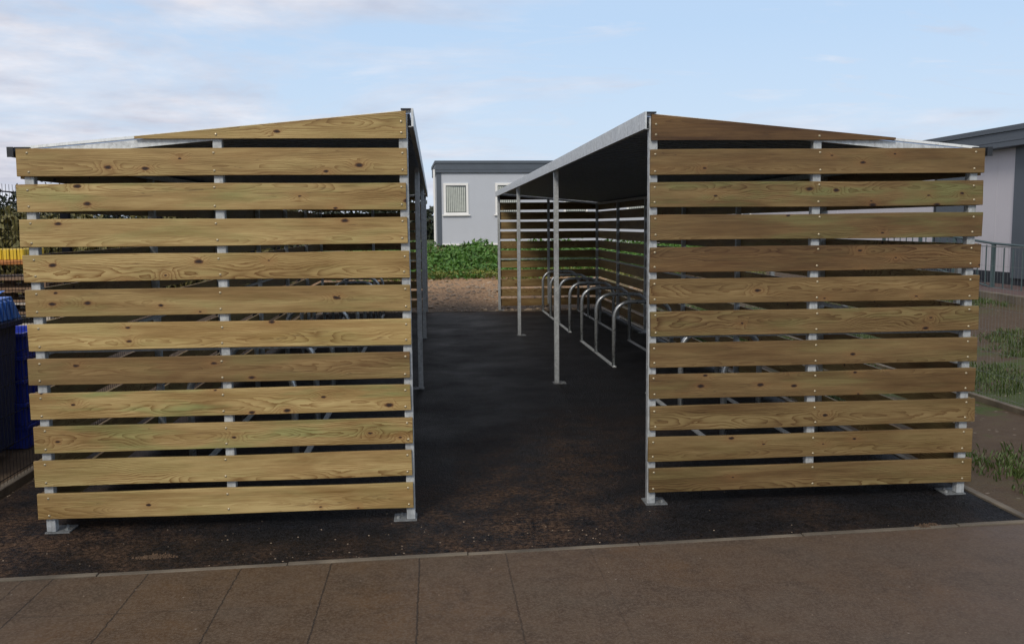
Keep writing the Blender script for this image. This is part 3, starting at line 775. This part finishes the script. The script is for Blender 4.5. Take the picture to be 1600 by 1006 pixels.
# ------------------------------------------------------------------ loose stones and grass
def stones():
    mb = MB()
    def st(x, y, z, s):
        n = len(mb.v); k = 6
        for lv, (rr, zz) in enumerate(((1,.0),(.95,.4),(.5,.75))):
            for i in range(k):
                a = 2*math.pi*i/k + random.uniform(-.25,.25)
                mb.v.append((x+math.cos(a)*s*rr*random.uniform(.7,1.2), y+math.sin(a)*s*rr*random.uniform(.6,1.1), z+zz*s*.8-.002))
        for lv in (0,1):
            for i in range(k):
                a = n+lv*k+i; b = n+lv*k+(i+1)%k; mb.f.append((a,b,b+k,a+k)); mb.m.append(0)
        mb.f.append(tuple(n+2*k+i for i in range(k))); mb.m.append(0)
    for _ in range(2600):
        x = random.uniform(-2.4,5.2); y = random.uniform(18.2,22.4); st(x, y, ground(x,y), abs(random.gauss(0,.024))+.006)
    for _ in range(700):
        x = random.uniform(-2.78,-2.42); y = random.uniform(4.6,9); st(x, y, -.005, random.uniform(.004,.011))
    for _ in range(170):
        x = min(3.2,max(-2.6,random.gauss(-.2,1.1))); y = ky(x)+.03+abs(random.gauss(0,.35)); st(x, y, 0, random.uniform(.002,.0065))
    for _ in range(60):
        x = random.uniform(-2.2,3.2); y = random.uniform(3.4,4.5); st(x, y, .004, random.uniform(.002,.005))
    for _ in range(420):
        x = random.uniform(3.45,9.2); y = random.uniform(5,17); st(x, y, ground(x,y), random.uniform(.003,.013))
    tag(mb.build('gravel', M['stone']), 'loose pale stones scattered over the earth and asphalt', 'gravel', kind='stuff')
    # soil clods pushed up at the edging
stones()
def clods():
    mb = MB()
    for cx, cy, s in ((2.70,ky(2.7)-.01,.040),(2.76,ky(2.78)+.01,.03),(-1.45,4.80,.05),(-1.52,4.79,.03)):
        for _ in range(150):
            x = random.gauss(cx, s*.8); y = random.gauss(cy, s*.3); r = random.uniform(.0015,.006)
            z = .012*math.exp(-((x-cx)/s)**2) if cx > 0 else .004*math.exp(-((x-cx)/s)**2)
            j = lambda: random.uniform(.6,1.3)*r
            mb.hexa([(x-j(),y-j(),0),(x+j(),y-j(),0),(x+j(),y+j(),0),(x-j(),y+j(),0),(x-j()*.6,y-j()*.6,z+j()),(x+j()*.6,y-j()*.5,z+j()),(x+j()*.5,y+j()*.6,z+j()),(x-j()*.6,y+j()*.5,z+j())])
    tag(mb.build('soil_clods', M['soil']), 'crumbs of brown soil lying on the edging', 'soil', kind='stuff')
clods()
def grass():
    mb = MB(); tufts = []
    while len(tufts) < 2300:
        x = random.uniform(3.45,9.3); y = random.uniform(5.,20.)
        v = math.sin(x*2.1+y*.9)+math.sin(y*1.7-x*.8+2)+random.gauss(0,.35)
        if v > .55+.35*(y < 7.4): tufts.append((x,y))
    for x, y in tufts:
        for _ in range(22):
            px, py = random.gauss(x,.07), random.gauss(y,.07); z = ground(px,py); h = random.uniform(.02,.075)
            a = random.uniform(0,6.28); w = .006; lx, ly = math.cos(a)*h*.6, math.sin(a)*h*.6
            dx, dy = -math.sin(a)*w, math.cos(a)*w
            mb.quad((px-dx,py-dy,z-.005),(px+dx,py+dy,z-.005),(px+lx*.5+dx*.6,py+ly*.5+dy*.6,z+h*.75),(px+lx,py+ly,z+h))
    tag(mb.build('grass', M['grass']), 'thin grass patches growing on the bare earth at right', 'grass', kind='stuff')
grass()

# ------------------------------------------------------------------ sky, sun, camera
SUN_EL, SUN_AZ = 38., 205.      # azimuth measured clockwise from +Y
w = bpy.data.worlds.new("World"); bpy.context.scene.world = w; w.use_nodes = True
nt = w.node_tree; nt.nodes.clear()
class WN(NT):
    def __init__(s, t): s.t = t
t = WN(nt)
out = t.n('ShaderNodeOutputWorld'); bg = t.n('ShaderNodeBackground'); t.l(bg.outputs[0], out.inputs[0])
sky = t.n('ShaderNodeTexSky', sky_type='NISHITA'); sky.sun_disc = False
sky.sun_elevation = R(SUN_EL); sky.sun_rotation = R(SUN_AZ); sky.air_density = 1.0; sky.dust_density = 1.2; sky.ozone_density = 1.5
G = t.n('ShaderNodeTexCoord').outputs['Generated']
x, y, z = t.sep(G)
zc = t.math('MAXIMUM', z, .03)
pl = t.comb(t.math('DIVIDE', x, t.math('ADD', zc, .12)), t.math('DIVIDE', y, t.math('ADD', zc, .12)), 0.)
n1 = t.noise(pl, .75, 8, .62, .5); n2 = t.noise(t.vmath('ADD', t.vmath('MULTIPLY', pl, (1., 2.2, 1.)), (3.3, 1.7, 0)), 1.1, 7, .62, .7)
left = t.map(x, -.5, .45, .13, -.09); high = t.map(z, .16, .34, -.04, .19); low = t.map(z, .16, .02, 0., .09)
f = t.math('ADD', t.math('ADD', n1, left), t.math('ADD', high, low))
c1 = t.map(f, .465, .70)
c2 = t.math('MULTIPLY', t.map(n2, .54, .72), .6)
mask = t.math('MAXIMUM', c1, c2)
tint = t.noise(pl, 1.9, 5, .6)
cloud = t.mix(t.map(tint, .35, .65), (4.9, 5.0, 5.8), (7.2, 7.2, 7.7))
SKYGAIN = (1.0, 1.0, 1.0)
skyc = t.mix(1., sky.outputs[0], SKYGAIN, 'MULTIPLY')
thin = t.mix(.78, skyc, (4.7, 6.2, 8.2)); thin = t.mix(t.map(z, .20, .0, 0., .8), thin, (5.7, 6.5, 7.6))
col = t.mix(mask, thin, cloud)
t.l(col, bg.inputs[0]); bg.inputs[1].default_value = .1

sun = bpy.data.lights.new('sun', 'SUN'); sun.energy = 1.75; sun.angle = R(16); sun.color = (1., .92, .80)
so = bpy.data.objects.new('sun', sun); C.objects.link(so)
d = Vector((math.sin(R(SUN_AZ))*math.cos(R(SUN_EL)), math.cos(R(SUN_AZ))*math.cos(R(SUN_EL)), math.sin(R(SUN_EL))))
so.rotation_euler = d.to_track_quat('Z', 'Y').to_euler()

sc = bpy.context.scene
cam = bpy.data.cameras.new('camera'); co = bpy.data.objects.new('camera', cam); C.objects.link(co); sc.camera = co
cam.sensor_width = 36; cam.lens = 1443.8/1600*36; cam.clip_start = .05; cam.clip_end = 3000
p, yw, ro = R(6.031), R(4.778), R(-.525)
F = Vector((math.sin(yw)*math.cos(p), math.cos(yw)*math.cos(p), -math.sin(p)))
Rt = Vector((math.cos(yw), -math.sin(yw), 0)); U = Rt.cross(F)
R2 = Rt*math.cos(ro) + U*math.sin(ro); U2 = U*math.cos(ro) - Rt*math.sin(ro)
co.matrix_world = Matrix(((R2.x,U2.x,-F.x,0),(R2.y,U2.y,-F.y,0),(R2.z,U2.z,-F.z,1.705),(0,0,0,1)))
sc.view_settings.view_transform = 'Standard'; sc.view_settings.look = 'None'; sc.view_settings.exposure = .25; sc.view_settings.gamma = 1
sc.render.engine = 'CYCLES'
sc.render.resolution_x = 1024; sc.render.resolution_y = 643
